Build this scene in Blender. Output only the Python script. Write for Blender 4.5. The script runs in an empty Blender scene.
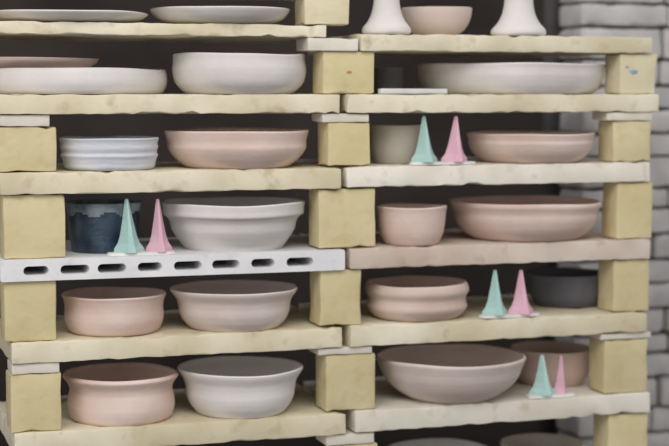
import bpy, bmesh, math, random
from mathutils import Vector, noise, Matrix
random.seed(4)
sc = bpy.context.scene
try: sc.view_settings.view_transform = 'Standard'
except Exception: pass

# ------------------------------------------------ camera (measured from photo)
f = 1600.0; S = 0.0018
th = math.radians(18.0); HOR = 93.0
pt = math.atan((223-HOR)/f)
CZ = 1.30
F = Vector((math.sin(th)*math.cos(pt), math.cos(th)*math.cos(pt), -math.sin(pt)))
R = Vector((math.cos(th), -math.sin(th), 0))
U = R.cross(F)
D = f*S
C = Vector((-F.x*D, -F.y*D, CZ))
cam = bpy.data.cameras.new('camera'); co = bpy.data.objects.new('camera', cam)
sc.collection.objects.link(co)
cam.sensor_width = 36; cam.lens = f*36/669; cam.clip_end = 100
cam.dof.use_dof = True; cam.dof.focus_distance = D-0.17; cam.dof.aperture_fstop = 2.4
co.matrix_world = Matrix(((R.x,U.x,-F.x,C.x),(R.y,U.y,-F.y,C.y),(R.z,U.z,-F.z,C.z),(0,0,0,1)))
sc.camera = co

def W(px, py, y):
    d = F*f + R*(px-334.5) + U*(223-py)
    t = (y-C.y)/d.y
    return C + d*t
def X(px, y=0.0, py=223): return W(px,py,y).x
def Zf(px, py, y=0.0): return W(px,py,y).z

# ------------------------------------------------ materials
def lin(c):
    return tuple(((v/255)/12.92 if v/255<=0.04045 else ((v/255+0.055)/1.055)**2.4) for v in c)+(1,)
def clay(name, c1, c2, scale=18, rough=0.95, rings=0.0, speck=None, bump=0.2, spec=0.05, sk=(0.56,0.82)):
    m = bpy.data.materials.new(name); m.use_nodes = True
    n = m.node_tree.nodes; l = m.node_tree.links
    b = n['Principled BSDF']; b.inputs['Roughness'].default_value = rough
    b.inputs['Specular IOR Level'].default_value = spec
    tc = n.new('ShaderNodeTexCoord'); oi = n.new('ShaderNodeObjectInfo')
    add = n.new('ShaderNodeVectorMath'); add.operation='ADD'
    mul = n.new('ShaderNodeMath'); mul.operation='MULTIPLY'; mul.inputs[1].default_value=37
    l.new(oi.outputs['Random'], mul.inputs[0])
    l.new(tc.outputs['Object'], add.inputs[0]); l.new(mul.outputs[0], add.inputs[1])
    no = n.new('ShaderNodeTexNoise'); no.inputs['Scale'].default_value=scale; no.inputs['Detail'].default_value=5
    l.new(add.outputs[0], no.inputs['Vector'])
    cr = n.new('ShaderNodeValToRGB'); cr.color_ramp.elements[0].position=0.35; cr.color_ramp.elements[1].position=0.68
    cr.color_ramp.elements[0].color=lin(c1); cr.color_ramp.elements[1].color=lin(c2)
    l.new(no.outputs['Fac'], cr.inputs['Fac'])
    last = cr.outputs['Color']
    if speck:
        n2 = n.new('ShaderNodeTexNoise'); n2.inputs['Scale'].default_value=scale*4; n2.inputs['Detail'].default_value=6
        l.new(add.outputs[0], n2.inputs['Vector'])
        r2 = n.new('ShaderNodeValToRGB'); r2.color_ramp.elements[0].position=sk[0]; r2.color_ramp.elements[1].position=sk[1]
        l.new(n2.outputs['Fac'], r2.inputs['Fac'])
        mx = n.new('ShaderNodeMix'); mx.data_type='RGBA'; mx.inputs[7].default_value=lin(speck)
        l.new(r2.outputs['Color'], mx.inputs[0]); l.new(last, mx.inputs[6]); last = mx.outputs[2]
    hs = n.new('ShaderNodeHueSaturation')
    mr = n.new('ShaderNodeMapRange'); mr.inputs['To Min'].default_value=0.92; mr.inputs['To Max'].default_value=1.05
    l.new(oi.outputs['Random'], mr.inputs['Value']); l.new(mr.outputs[0], hs.inputs['Value'])
    l.new(last, hs.inputs['Color']); l.new(hs.outputs[0], b.inputs['Base Color'])
    n3 = n.new('ShaderNodeTexNoise'); n3.inputs['Scale'].default_value=scale*9; n3.inputs['Detail'].default_value=4
    l.new(add.outputs[0], n3.inputs['Vector'])
    h = n3.outputs['Fac']
    if rings:
        wv = n.new('ShaderNodeTexWave'); wv.bands_direction='Z'; wv.inputs['Scale'].default_value=31
        wv.inputs['Distortion'].default_value=3.5; wv.inputs['Detail'].default_value=3
        l.new(tc.outputs['Object'], wv.inputs['Vector'])
        ma = n.new('ShaderNodeMath'); ma.operation='MULTIPLY_ADD'; ma.inputs[1].default_value=rings
        l.new(wv.outputs['Fac'], ma.inputs[0]); l.new(h, ma.inputs[2]); h = ma.outputs[0]
    bp = n.new('ShaderNodeBump'); bp.inputs['Strength'].default_value=bump; bp.inputs['Distance'].default_value=0.003
    l.new(h, bp.inputs['Height']); l.new(bp.outputs[0], b.inputs['Normal'])
    return m
M_shelf = clay('kiln_shelf_cream', (206,196,166),(230,223,201), 8, speck=(184,167,132))
M_shelfw= clay('kiln_shelf_pale', (214,208,193),(235,230,218), 8, speck=(190,177,154))
M_shelfp= clay('kiln_shelf_pinkish', (202,185,170),(222,210,197), 8, speck=(186,166,150))
M_slot  = clay('slotted_shelf_white', (216,216,217),(232,232,232), 12, speck=(200,199,196))
M_post  = clay('firebrick_yellow', (206,193,149),(218,207,168), 8, speck=(192,175,130), bump=0.45, sk=(0.5,0.95))
M_post2 = clay('firebrick_pale', (213,204,170),(226,218,191), 8, speck=(196,183,147), bump=0.45, sk=(0.5,0.95))
M_shim  = clay('shim_white', (212,206,190),(228,223,211), 14)
M_pink  = clay('bisque_pink', (207,182,170),(224,205,195), 8, rings=0.14)
M_pinkw = clay('bisque_pale_pink', (210,193,185),(224,212,205), 8, rings=0.14)
M_white = clay('bisque_white', (211,206,203),(225,221,218), 9, rings=0.12)
M_cool  = clay('bisque_cool_white', (200,204,212),(218,220,226), 9, rings=0.7)
M_beige = clay('bisque_beige_grey', (182,176,162),(198,192,178), 9, rings=0.14)
M_teal  = clay('dark_teal_glaze', (32,44,60),(60,78,96), 26, rough=0.3, rings=0.2, speck=(20,26,40), spec=0.5)
M_spk   = clay('speckled_slip', (90,108,124),(160,170,176), 34, speck=(50,66,84), rough=0.5)
M_grey  = clay('dark_grey_clay', (96,96,101),(112,111,115), 12, rough=0.7, rings=0.1)
M_mint  = clay('cone_mint', (174,210,204),(188,219,214), 30, bump=0.1)
M_cpink = clay('cone_pink', (222,176,193),(231,190,204), 30, bump=0.1)
M_plaq  = clay('cone_plaque_white', (214,212,208),(230,228,224), 25)
M_brick = clay('grey_insulating_brick', (180,178,177),(206,203,200), 12)
M_blue  = clay('blue_stain', (120,150,185),(160,180,205), 60)
M_brown = clay('brown_stain', (160,125,75),(190,160,105), 60)
M_wall  = clay('shade_toned_wall', (56,51,49),(72,66,62), 3)  # dark wall colour stands in for the shade behind the shelves
M_floor = clay('concrete_floor', (100,98,95),(125,122,118), 3)
M_metal = clay('dark_steel', (82,80,80),(102,100,98), 6, rough=0.5)

def finish(bm, name, mats, loc=(0,0,0), smooth=True, parent=None):
    me = bpy.data.meshes.new(name); bm.normal_update(); bm.to_mesh(me); bm.free()
    for m in (mats if isinstance(mats,list) else [mats]): me.materials.append(m)
    if smooth:
        for p in me.polygons: p.use_smooth = True
    o = bpy.data.objects.new(name, me); o.location = loc
    sc.collection.objects.link(o)
    if parent: o.parent = parent
    return o

def rough_box(name, x0,x1,y0,y1,z0,z1, mat, bev=0.003, amp=0.0012, step=0.015, parent=None, fs=14):
    bm = bmesh.new()
    bmesh.ops.create_cube(bm, size=1)
    sx,sy,sz = x1-x0, y1-y0, z1-z0
    for v in bm.verts: v.co = Vector((v.co.x*sx, v.co.y*sy, v.co.z*sz))
    bmesh.ops.bevel(bm, geom=bm.edges[:], offset=bev, segments=2, profile=0.6, affect='EDGES')
    for ax,s in ((0,sx),(1,sy),(2,sz)):
        k = max(1,int(s/(step if ax==0 else max(step,0.03))))
        for i in range(1,k):
            c=[0,0,0]; c[ax] = -s/2+s*i/k; nn=[0,0,0]; nn[ax]=1
            bmesh.ops.bisect_plane(bm, geom=bm.verts[:]+bm.edges[:]+bm.faces[:], plane_co=c, plane_no=nn)
    off = Vector((random.random()*50, random.random()*50, random.random()*50))
    hx,hy,hz = sx/2,sy/2,sz/2
    for v in bm.verts:
        nn = noise.noise_vector(v.co*fs+off) + 0.6*noise.noise_vector(v.co*fs*4+off)
        edge = (abs(v.co.x)>hx-bev*1.01)+(abs(v.co.y)>hy-bev*1.01)+(abs(v.co.z)>hz-bev*1.01)
        k = 1.0
        if edge>=2:   # worn, chipped arrises
            k = 1.0 + 8.0*max(0,noise.noise(v.co*45+off)-0.12)
        for a,h in ((0,hx),(1,hy),(2,hz)):
            if abs(v.co[a])>h-bev*1.01:
                v.co[a] -= math.copysign(min(abs(nn[a])*amp*1.6*k,0.005), v.co[a])
    o = finish(bm, name, mat, ((x0+x1)/2,(y0+y1)/2,(z0+z1)/2), parent=parent)
    try: o.data.set_sharp_from_angle(angle=math.radians(50))
    except Exception: pass
    return o

# ------------------------------------------------ shelf levels (left and right stacks differ a little)
SD = 0.33
def lev(t,b): return Zf(345,t), Zf(345,b)
L = {'A':lev(25,38),'B':lev(94,113.5),'C':lev(167.5,189),'D':lev(249.5,270),'E':lev(327.5,348),'F':lev(413,435),'G':lev(503,526)}
RR= {'A':lev(33,51),'B':lev(94,113.5),'C':lev(166.5,188),'D':lev(248.5,270),'E':lev(326,348),'F':lev(412,434),'G':lev(502,525)}
xl0 = {'A':-105,'B':-102,'C':-1,'D':0,'E':11,'F':14,'G':14}
xl1 = {'A':327,'B':341,'C':342,'D':345,'E':343,'F':347,'G':347}
xr0 = {'A':361,'B':347,'C':347,'D':350,'E':350,'F':355,'G':355}
xr1 = {'A':653,'B':660,'C':651,'D':651,'E':648,'F':651,'G':651}
matL = {'A':M_shelf,'B':M_shelf,'C':M_shelf,'E':M_shelf,'F':M_shelf,'G':M_shelf}
matR = {'A':M_shelf,'B':M_shelf,'C':M_shelfw,'D':M_shelfp,'E':M_shelf,'F':M_shelfw,'G':M_shelf}
rowpy = {'A':32,'B':104,'C':178,'D':258,'E':338,'F':424,'G':515}
for k in 'ABCEFG':
    t,b = L[k]
    rough_box('kiln_shelf', X(xl0[k],0,rowpy[k]), X(xl1[k],0,rowpy[k]), 0, SD, b, t, matL[k], amp=0.0019)
for k in 'ABCDEFG':
    t,b = RR[k]
    rough_box('kiln_shelf', X(xr0[k],0,rowpy[k]), X(xr1[k],0,rowpy[k]), 0.0, SD, b, t, matR[k], amp=0.0019)
topL = Zf(345,-9)
rough_box('kiln_shelf', X(-105), X(348), 0, SD, topL, topL+0.035, M_shelf)

def slotted(name, x0,x1,y0,y1,z0,z1,slots,mat):
    cu = bpy.data.curves.new(name,'CURVE'); cu.dimensions='2D'; cu.fill_mode='BOTH'
    def spl(pts):
        s = cu.splines.new('POLY'); s.points.add(len(pts)-1)
        for p,q in zip(s.points,pts): p.co=(q[0],q[1],0,1)
        s.use_cyclic_u=True
    cx=(x0+x1)/2; cz=(z0+z1)/2
    w=(x1-x0)/2; h=(z1-z0)/2; r=0.004
    out=[]
    for cx_,cz_,a0 in ((w-r,-(h-r),-90),(w-r,h-r,0),(-(w-r),h-r,90),(-(w-r),-(h-r),180)):
        for i in range(4):
            a=math.radians(a0+30*i); out.append((cx_+r*math.cos(a), cz_+r*math.sin(a)))
    spl(out)
    for (sc_,sw,sh) in slots:
        pts=[]; rr=sh/2; hw=sw/2-rr
        for i in range(9):
            a=math.radians(-90+180*i/8); pts.append((sc_-cx+hw+rr*math.cos(a), rr*math.sin(a)-0.001))
        for i in range(9):
            a=math.radians(90+180*i/8); pts.append((sc_-cx-hw+rr*math.cos(a), rr*math.sin(a)-0.001))
        spl(pts)
    cu.extrude=(y1-y0)/2
    tmp=bpy.data.objects.new('tmp',cu); sc.collection.objects.link(tmp)
    bpy.context.view_layer.update()
    me=bpy.data.meshes.new_from_object(tmp.evaluated_get(bpy.context.evaluated_depsgraph_get()))
    bpy.data.objects.remove(tmp)
    me.materials.clear(); me.materials.append(mat)
    for p in me.polygons: p.material_index=0
    me.transform(Matrix.Rotation(math.pi/2,4,'X'))
    o=bpy.data.objects.new(name,me); o.location=(cx,(y0+y1)/2,cz); sc.collection.objects.link(o)
    return o
t,b = L['D']
slotted('slotted_kiln_shelf', X(0,0,258), X(345,0,258), 0, SD, b, t,
        [(X(p,0,262),0.050 if i%3 else 0.043,0.0155) for i,p in enumerate((36,75,112,150,188,226,263,300))], M_slot)

# ------------------------------------------------ posts & shims
def post(a,b_,top,bot,shim=0, d=0.065, mat=M_post, y0=0.008, py=223, shimr=None, back=True):
    x0=X(a,y0+(d if a>270 else 0),py); x1=X(b_,y0,py)
    z1=top-shim
    o=rough_box('kiln_post',x0,x1,y0,y0+d,bot,z1,mat,bev=0.004,amp=0.0014)
    if shim:
        sa,sb=shimr or (a+2,b_+1)
        rough_box('kiln_shim',X(sa,y0,py),X(sb,y0,py),y0-0.002,y0+d,z1,top,M_shim,bev=0.002,amp=0.0006)
    if back and a<500:
        xm=X((a+b_)/2+4,SD-0.04,py)
        rough_box('kiln_post',xm-0.03,xm+0.03,SD-0.07,SD-0.01,bot,top,mat,bev=0.004,amp=0.001)
    return o
def mn(k): return min(L[k][1],RR[k][1])
def mxt(k): return max(L[k][0],RR[k][0])
post(294,350,topL,L['A'][0],shim=0.012,py=15,mat=M_post2,back=False)
post(-100,-56,topL,L['A'][0],py=15,back=False)
p1=post(312,375,RR['A'][1],L['B'][0],py=70)
rough_box('kiln_shim',X(308,0,44),X(359,0,44),0.002,0.075,RR['A'][1],L['A'][1],M_shim,bev=0.002,amp=0.0006)
p2=post(604,658,RR['A'][1],RR['B'][0],py=70,mat=M_post2)
post(-100,-56,L['A'][1],L['B'][0],py=70,back=False)
post(-2,57,L['B'][1],L['C'][0],shim=0.02,py=148,shimr=(0,50))
post(317,371,mn('B'),mxt('C'),shim=0.016,py=148,shimr=(322,369))
post(597,652,RR['B'][1],RR['C'][0],shim=0.016,py=148,shimr=(606,652))
post(3,66,L['C'][1],L['D'][0],py=225)
post(308,376,mn('C'),mxt('D'),py=225)
post(601,653,RR['C'][1],RR['D'][0],py=215)
post(4,57,L['D'][1],L['E'][0],py=310)
post(309,362,mn('D'),mxt('E'),py=300)
post(597,650,RR['D'][1],RR['E'][0],py=290)
post(10,62,L['E'][1],L['F'][0],shim=0.018,py=400,shimr=(12,60))
post(315,376,mn('E'),mxt('F'),shim=0.013,py=385,shimr=(318,372))
post(588,648,RR['E'][1],RR['F'][0],shim=0.012,py=375,shimr=(600,650))
post(16,66,L['F'][1],L['G'][0],py=470)
post(325,378,mn('F'),mxt('G'),shim=0.02,py=470,shimr=(326,374))
post(592,648,RR['F'][1],RR['G'][0],py=460)

def blot(name,pxx,pyy,w,h,mat,par,y):
    c=W(pxx,pyy,y); bm=bmesh.new(); vs=[]
    for i in range(14):
        a=i*2*math.pi/14; k=0.6+0.6*random.random()
        vs.append(bm.verts.new((w*k*math.cos(a),0,h*k*math.sin(a))))
    bm.faces.new(vs)
    r=bmesh.ops.extrude_face_region(bm,geom=bm.faces[:])
    for v in [g for g in r['geom'] if isinstance(g,bmesh.types.BMVert)]: v.co.y-=0.0012
    bmesh.ops.recalc_face_normals(bm,faces=bm.faces[:])
    o=finish(bm,name,mat,c,smooth=False)
    o.parent=par; o.location=Vector(c)-par.location
blot('blue_stain',633,72,0.008,0.005,M_blue,p2,0.009)
blot('blue_stain_small',627,67,0.004,0.002,M_blue,p2,0.009)
blot('brown_stain',349,72,0.005,0.003,M_brown,p1,0.009)

# ------------------------------------------------ thrown pots
def spline(pts,k=5):
    out=[]
    n=len(pts)
    for i in range(n-1):
        p0=pts[max(i-1,0)];p1=pts[i];p2=pts[i+1];p3=pts[min(i+2,n-1)]
        for j in range(k):
            t=j/k
            out.append(tuple(0.5*((2*b)+(-a+c)*t+(2*a-5*b+4*c-d)*t*t+(-a+3*b-3*c+d)*t**3) for a,b,c,d in zip(p0,p1,p2,p3)))
    out.append(pts[-1]); return out
def lathe_mesh(pts,wob,H,r,N=72):
    bm=bmesh.new(); rings=[]
    off=Vector((random.random()*40,random.random()*40,0))
    for (x,z) in pts:
        if x==0: rings.append([bm.verts.new((0,0,z))]); continue
        ring=[]
        for i in range(N):
            an=2*math.pi*i/N
            d=noise.noise(Vector((math.cos(an)*0.9,math.sin(an)*0.9,z*12))+off)
            dz=noise.noise(Vector((math.cos(an),math.sin(an),3))+off)*wob*3*r*(max(z,0)/H)**2
            rr=x*(1+wob*2.0*d)
            ring.append(bm.verts.new((rr*math.cos(an),rr*math.sin(an),z+dz)))
        rings.append(ring)
    for A,B in zip(rings,rings[1:]):
        for i in range(N):
            j=(i+1)%N
            if len(A)==1: bm.faces.new((A[0],B[j],B[i]))
            elif len(B)==1: bm.faces.new((A[i],A[j],B[0]))
            else: bm.faces.new((A[i],A[j],B[j],B[i]))
    bmesh.ops.recalc_face_normals(bm,faces=bm.faces[:])
    return bm
PYC={'A':15,'B':75,'C':150,'D':225,'E':305,'F':385,'G':470}
def pot(name,a,b_,ptop,prof,level,mat,front=0.006,wall=0.006,wob=0.008,rimmat=None,rimfrac=0.8):
    """front = depth of the front of the foot behind the shelf edge"""
    pm=(a+b_)/2; zb = (L if pm<345 else RR)[level][0]; pyc=PYC[level]; r=0.1
    for _ in range(8):
        yc=front+r*prof[0][0]
        w=W(pm,pyc,yc); r=(b_-a)/2*((w-C).dot(F))/f
    z1=Zf(pm,ptop,yc+(r if ptop>HOR else -r))
    H=max(z1-zb,0.01)
    outer=[(x*r,z*H) for x,z in spline(prof)]
    rim=outer[-1]
    pts=[(0,0.0008),(outer[0][0]*0.92,0.0008)]+outer
    pts+= [(rim[0]-wall*0.25,rim[1]+wall*0.35),(rim[0]-wall*0.75,rim[1]+wall*0.3)]
    inner=[(max(x-wall,0.002),max(z,wall*1.3)) for x,z in reversed(outer)]
    pts+=inner+[(inner[-1][0]*0.5,wall*1.2),(0,wall*1.2)]
    mx=max(p[1] for p in pts)
    pts=[(x,z*H/mx) for x,z in pts]
    o=finish(lathe_mesh(pts,wob,H,r),name,mat,(X(pm,yc,pyc),yc,zb))
    if rimmat:
        o.data.materials.append(rimmat)
        for p in o.data.polygons:
            if p.center.z>H*(rimfrac+0.05*math.sin(7*math.atan2(p.center.y,p.center.x))): p.material_index=1
    return o

ROUND=[(0.55,0),(0.60,0.05),(0.78,0.25),(0.91,0.5),(0.98,0.78),(1.0,1)]
STEEP=[(0.74,0),(0.80,0.08),(0.90,0.3),(0.95,0.6),(0.97,0.85),(1.0,1)]
CURL =[(0.70,0),(0.73,0.05),(0.81,0.20),(0.865,0.40),(0.88,0.60),(0.91,0.76),(0.98,0.92),(1.0,1)]
CURL2=[(0.68,0),(0.70,0.05),(0.78,0.22),(0.86,0.42),(0.89,0.60),(0.93,0.70),(0.985,0.76),(0.99,0.88),(1.0,1)]
WAIST=[(0.84,0),(0.89,0.08),(0.93,0.28),(0.915,0.5),(0.89,0.66),(0.92,0.80),(1.0,0.94),(0.99,1)]
BELLY=[(0.78,0),(0.86,0.1),(0.95,0.3),(0.93,0.48),(0.93,0.6),(0.99,0.78),(0.98,0.92),(0.96,1)]
PLATE=[(0.60,0),(0.70,0.05),(0.88,0.35),(0.97,0.75),(1.0,1)]
SLAB =[(0.93,0),(0.97,0.12),(1.0,0.45),(0.995,0.8),(0.98,1)]
CYL  =[(0.84,0),(0.90,0.08),(0.93,0.3),(0.97,0.45),(0.95,0.55),(0.98,0.72),(0.97,0.85),(1.0,1)]
pot('stoneware_plate',-14,147,9,PLATE,'A',M_white,front=0.03)
pot('stoneware_plate',150,290,5,PLATE,'A',M_white,front=0.02)
pot('stoneware_bowl',401,472,6,ROUND,'A',M_pinkw,front=0.09)
pot('stoneware_platter',-30,167,68,SLAB,'B',M_white,front=0.01)
pot('stoneware_bowl',172,306,53,[(0.78,0),(0.86,0.1),(0.96,0.3),(1.0,0.6),(0.985,0.85),(0.985,1)],'B',M_white)
pot('stoneware_platter',416,604,63,[(0.86,0),(0.90,0.08),(0.95,0.3),(0.985,0.6),(0.99,0.85),(1.0,1)],'B',M_white)
pot('stoneware_bowl',60,159,136,CYL,'C',M_cool,front=0.008)
pot('stoneware_bowl',165,309,128,[(0.70,0),(0.76,0.07),(0.88,0.28),(0.96,0.52),(0.965,0.72),(1.0,1)],'C',M_pink)
pot('stoneware_bowl',368,424,124,STEEP,'C',M_beige,front=0.07)
pot('stoneware_bowl',466,594,131,[(0.72,0),(0.79,0.08),(0.91,0.35),(0.97,0.65),(0.97,0.8),(1.0,1)],'C',M_pink)
pot('glazed_pot',66,142,199,[(0.82,0),(0.86,0.06),(0.90,0.3),(0.93,0.6),(0.96,0.85),(1.0,1)],'D',M_teal,front=0.055,rimmat=M_spk,rimfrac=0.78)
pot('stoneware_bowl',162,305,196,CURL2,'D',M_white,front=0.010)
pot('stoneware_bowl',376,447,203,STEEP,'D',M_pink)
pot('stoneware_bowl',450,600,195,[(0.70,0),(0.77,0.08),(0.89,0.3),(0.95,0.55),(0.96,0.75),(1.0,0.92),(1.0,1)],'D',M_pink)
pot('stoneware_bowl',62,166,286,[(0.82,0),(0.88,0.08),(0.95,0.35),(0.94,0.65),(0.96,0.85),(1.0,1)],'E',M_pink,front=0.018)
pot('stoneware_bowl',170,298,279,CURL,'E',M_pinkw)
pot('stoneware_bowl',364,469,275,BELLY,'E',M_pink)
pot('dark_clay_bowl',526,608,267,STEEP,'E',M_grey,front=0.088)
pot('stoneware_bowl',64,178,362,WAIST,'F',M_pink,front=0.008)
pot('stoneware_bowl',178,303,355,CURL,'F',M_white)
pot('stoneware_bowl',376,525,342,[(0.54,0),(0.61,0.06),(0.80,0.3),(0.91,0.55),(0.96,0.78),(1.0,0.95),(1.0,1)],'F',M_pinkw)
pot('stoneware_bowl',510,592,340,STEEP,'F',M_pink,front=0.10)
pot('stoneware_bowl',385,490,437,STEEP,'G',M_white,front=0.02)
pot('stoneware_bowl',500,585,432,STEEP,'G',M_beige,front=0.03)
pot('stoneware_bowl',80,200,466,STEEP,'G',M_pink,front=0.02)

def lathe_at(name,x,y,z,r,h,prof,mat,wall=0.005):
    outer=[(a*r,b*h) for a,b in spline(prof)]
    pts=[(0,0)]+outer+[(max(a-wall,0.002),max(b_,wall)) for a,b_ in reversed(outer)]+[(0,wall)]
    return finish(lathe_mesh(pts,0.003,h,r,56),name,mat,(x,y,z))
yy=0.175
zz=L['B'][0]+0.012
lathe_at('stoneware_plate',X(26,yy,60),yy,zz,0.130,Zf(26,57,yy-0.13)-zz,[(0.55,0),(0.62,0.25),(0.8,0.6),(0.96,0.85),(1,1)],M_pink)
lathe_at('small_cup',X(388,0.16,75),0.16,RR['B'][0],0.03,0.05,[(0.8,0),(0.95,0.1),(1,0.5),(0.95,0.85),(1,1)],M_grey)
def stand(pa,pb):
    pm=(pa+pb)/2; y=0.05
    r=(pb-pa)/2*((W(pm,20,y)-C).dot(F))/f
    prof=[(0.92,0),(1.0,0.03),(0.97,0.09),(0.80,0.16),(0.64,0.26),(0.54,0.40),(0.50,0.6),(0.52,0.8),(0.66,0.95),(0.68,1.0)]
    lathe_at('white_ceramic_stand',X(pm,y,20),y,RR['A'][0],r,0.14,prof,M_white)
stand(362,411); stand(491,546)

# ------------------------------------------------ pyrometric cones on plaques
def cone(name,x,y,z,h,w,mat,lean,par,flip=1):
    bm=bmesh.new()
    secs=[(0,1.0,0.50),(0.07,0.97,0.48),(0.17,0.72,0.44),(0.3,0.56,0.40),(0.6,0.35,0.28),(0.97,0.13,0.12),(1.0,0.10,0.09)]
    rings=[]
    for t,a,bb in secs:
        ox=lean*h*t
        ring=[]
        for i in range(3):
            an=math.radians(-90+120*i)
            for da in (-14,14):
                aa=an+math.radians(da)
                ring.append(bm.verts.new((ox+a*w*0.55*math.cos(aa), bb*w*0.85*math.sin(aa), h*t)))
        rings.append(ring)
    for A,B in zip(rings,rings[1:]):
        for i in range(6):
            j=(i+1)%6; bm.faces.new((A[i],A[j],B[j],B[i]))
    bm.faces.new(rings[0][::-1]); bm.faces.new(rings[-1])
    bmesh.ops.recalc_face_normals(bm,faces=bm.faces[:])
    o=finish(bm,name,mat,smooth=False); o.parent=par
    o.location=Vector((x,y,z))-par.location
    return o
def conepack(m,p,tops,level,plq,y=0.021):
    e=bpy.data.objects.new('pyrometric_cone_pack',None); sc.collection.objects.link(e)
    z=(L if m[0]<345 else RR)[level][0]+0.0003; py=tops+25
    cx=X((m[0]+p[1])/2,y,py); e.location=(cx,y,z); e.empty_display_size=0.03
    x0=X(plq[0],y,py); x1=X(plq[1],y,py)
    bm=bmesh.new(); vs=[]
    for i in range(28):
        an=2*math.pi*i/28; k=1+0.12*noise.noise(Vector((math.cos(an)*1.5,math.sin(an)*1.5,x0*30)))
        sx=math.copysign(abs(math.cos(an))**0.7,math.cos(an)); sy=math.copysign(abs(math.sin(an))**0.7,math.sin(an))
        vs.append(bm.verts.new(((x1-x0)/2*sx*k,0.017*sy*k,0)))
    fc=bm.faces.new(vs); r=bmesh.ops.extrude_face_region(bm,geom=[fc])
    for v in [g for g in r['geom'] if isinstance(g,bmesh.types.BMVert)]: v.co.z+=0.005; v.co.x*=0.96; v.co.y*=0.93
    bmesh.ops.recalc_face_normals(bm,faces=bm.faces[:])
    o=finish(bm,'plaque',M_plaq,smooth=False); o.parent=e; o.location=((x0+x1)/2-cx,0,0)
    for nm,(a,b_,tip),mat,fl in (('mint_cone',m,M_mint,1),('pink_cone',p,M_cpink,-1)):
        xa=X(a,y,py); xb=X(b_,y,py); w=xb-xa; h=Zf(tip,tops,y)-z-0.005
        xm=(xa+xb)/2
        cone(nm,xm,y,z+0.005,h,w,mat,(X(tip,y,py)-xm)/h,e,fl)
conepack((413,438,424),(443,468,456),116,'C',(408,474))
conepack((115,144,127),(147,172,158),199,'D',(108,176))
conepack((484,508,495),(510,534,521),270,'E',(478,538))
conepack((531,556,542),(554,568,561),355,'F',(526,574))
rough_box('clay_tile',X(379,0.01,90),X(446,0.01,90),0.001,0.018,RR['B'][0],RR['B'][0]+0.010,M_plaq,bev=0.002,amp=0.001)

# ------------------------------------------------ stacked grey bricks at the right
e=bpy.data.objects.new('insulating_brick_stack',None); sc.collection.objects.link(e)
yb=0.42; xw=X(584,yb,5)
zz=0.0; i=0
while zz<1.75:
    h=random.choice((0.052,0.045,0.058,0.070))
    j=random.uniform(-0.006,0.006)
    xsplit=X(668,yb,200)+random.uniform(-0.03,0.05)
    for (a,b_) in ((xw+j,xsplit-0.002),(xsplit+0.003,xsplit+0.23)):
        rough_box('brick_%d'%i,a,b_,yb+random.uniform(0,0.02),yb+0.12,zz+0.001,zz+h-0.002,M_brick,bev=0.009,amp=0.002,parent=e); i+=1
    zz+=h

# ------------------------------------------------ back pipes, kiln car, room
def cyl(name,x,y,z0,z1,r,mat,axis='Z',parent=None):
    bm=bmesh.new(); bmesh.ops.create_cone(bm,cap_ends=True,segments=32,radius1=r,radius2=r,depth=z1-z0)
    o=finish(bm,name,mat,(x,y,(z0+z1)/2),parent=parent)
    if axis=='Y': o.rotation_euler[0]=math.pi/2
    return o
for pp in (553,574):
    cyl('vertical_pipe',X(pp,0.7,10),0.7,0,2.6,0.022,M_metal)
zg=min(L['G'][1],RR['G'][1])
e2=bpy.data.objects.new('kiln_car',None); sc.collection.objects.link(e2)
rough_box('deck',X(-60),X(700),-0.03,SD+0.05,zg-0.12,zg,M_shelfw,bev=0.006,parent=e2,step=0.06)
rough_box('frame',X(-55),X(690),-0.01,SD+0.03,0.13,zg-0.12,M_metal,bev=0.004,parent=e2,step=0.1)
for xx in (X(40),X(620)):
    for yw in (0.05,SD-0.05):
        w=cyl('wheel',xx,yw,0,0.04,0.068,M_metal,'Y',parent=e2); w.location=(xx,yw,0.068)

def slab(name,x0,x1,y0,y1,z0,z1,mat):
    bm=bmesh.new(); bmesh.ops.create_cube(bm,size=1)
    for v in bm.verts: v.co=Vector((v.co.x*(x1-x0),v.co.y*(y1-y0),v.co.z*(z1-z0)))
    return finish(bm,name,mat,((x0+x1)/2,(y0+y1)/2,(z0+z1)/2),smooth=False)
slab('floor',-4,4,-4,1.5,-0.1,0,M_floor)
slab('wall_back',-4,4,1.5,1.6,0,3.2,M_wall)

# ------------------------------------------------ lights
w=bpy.data.worlds.new('world'); sc.world=w; w.use_nodes=True
w.node_tree.nodes['Background'].inputs[0].default_value=(0.97,0.96,1.0,1)
w.node_tree.nodes['Background'].inputs[1].default_value=0.66
def area(name,loc,tgt,size,power,col):
    l=bpy.data.lights.new(name,'AREA'); l.shape='RECTANGLE'; l.size=size[0]; l.size_y=size[1]; l.energy=power; l.color=col
    o=bpy.data.objects.new(name,l); sc.collection.objects.link(o); o.location=loc
    o.rotation_euler=(Vector(tgt)-Vector(loc)).to_track_quat('-Z','Y').to_euler()
area('ceiling_light',(-0.8,-2.2,3.0),(0,0,0.9),(2.4,1.2),48,(1.0,0.96,0.91))
area('left_area_light',(-3.4,-2.6,1.9),(0,0,1.0),(1.6,1.8),20,(0.99,0.98,1.0))  # broad area light from the front left, no window modelled there
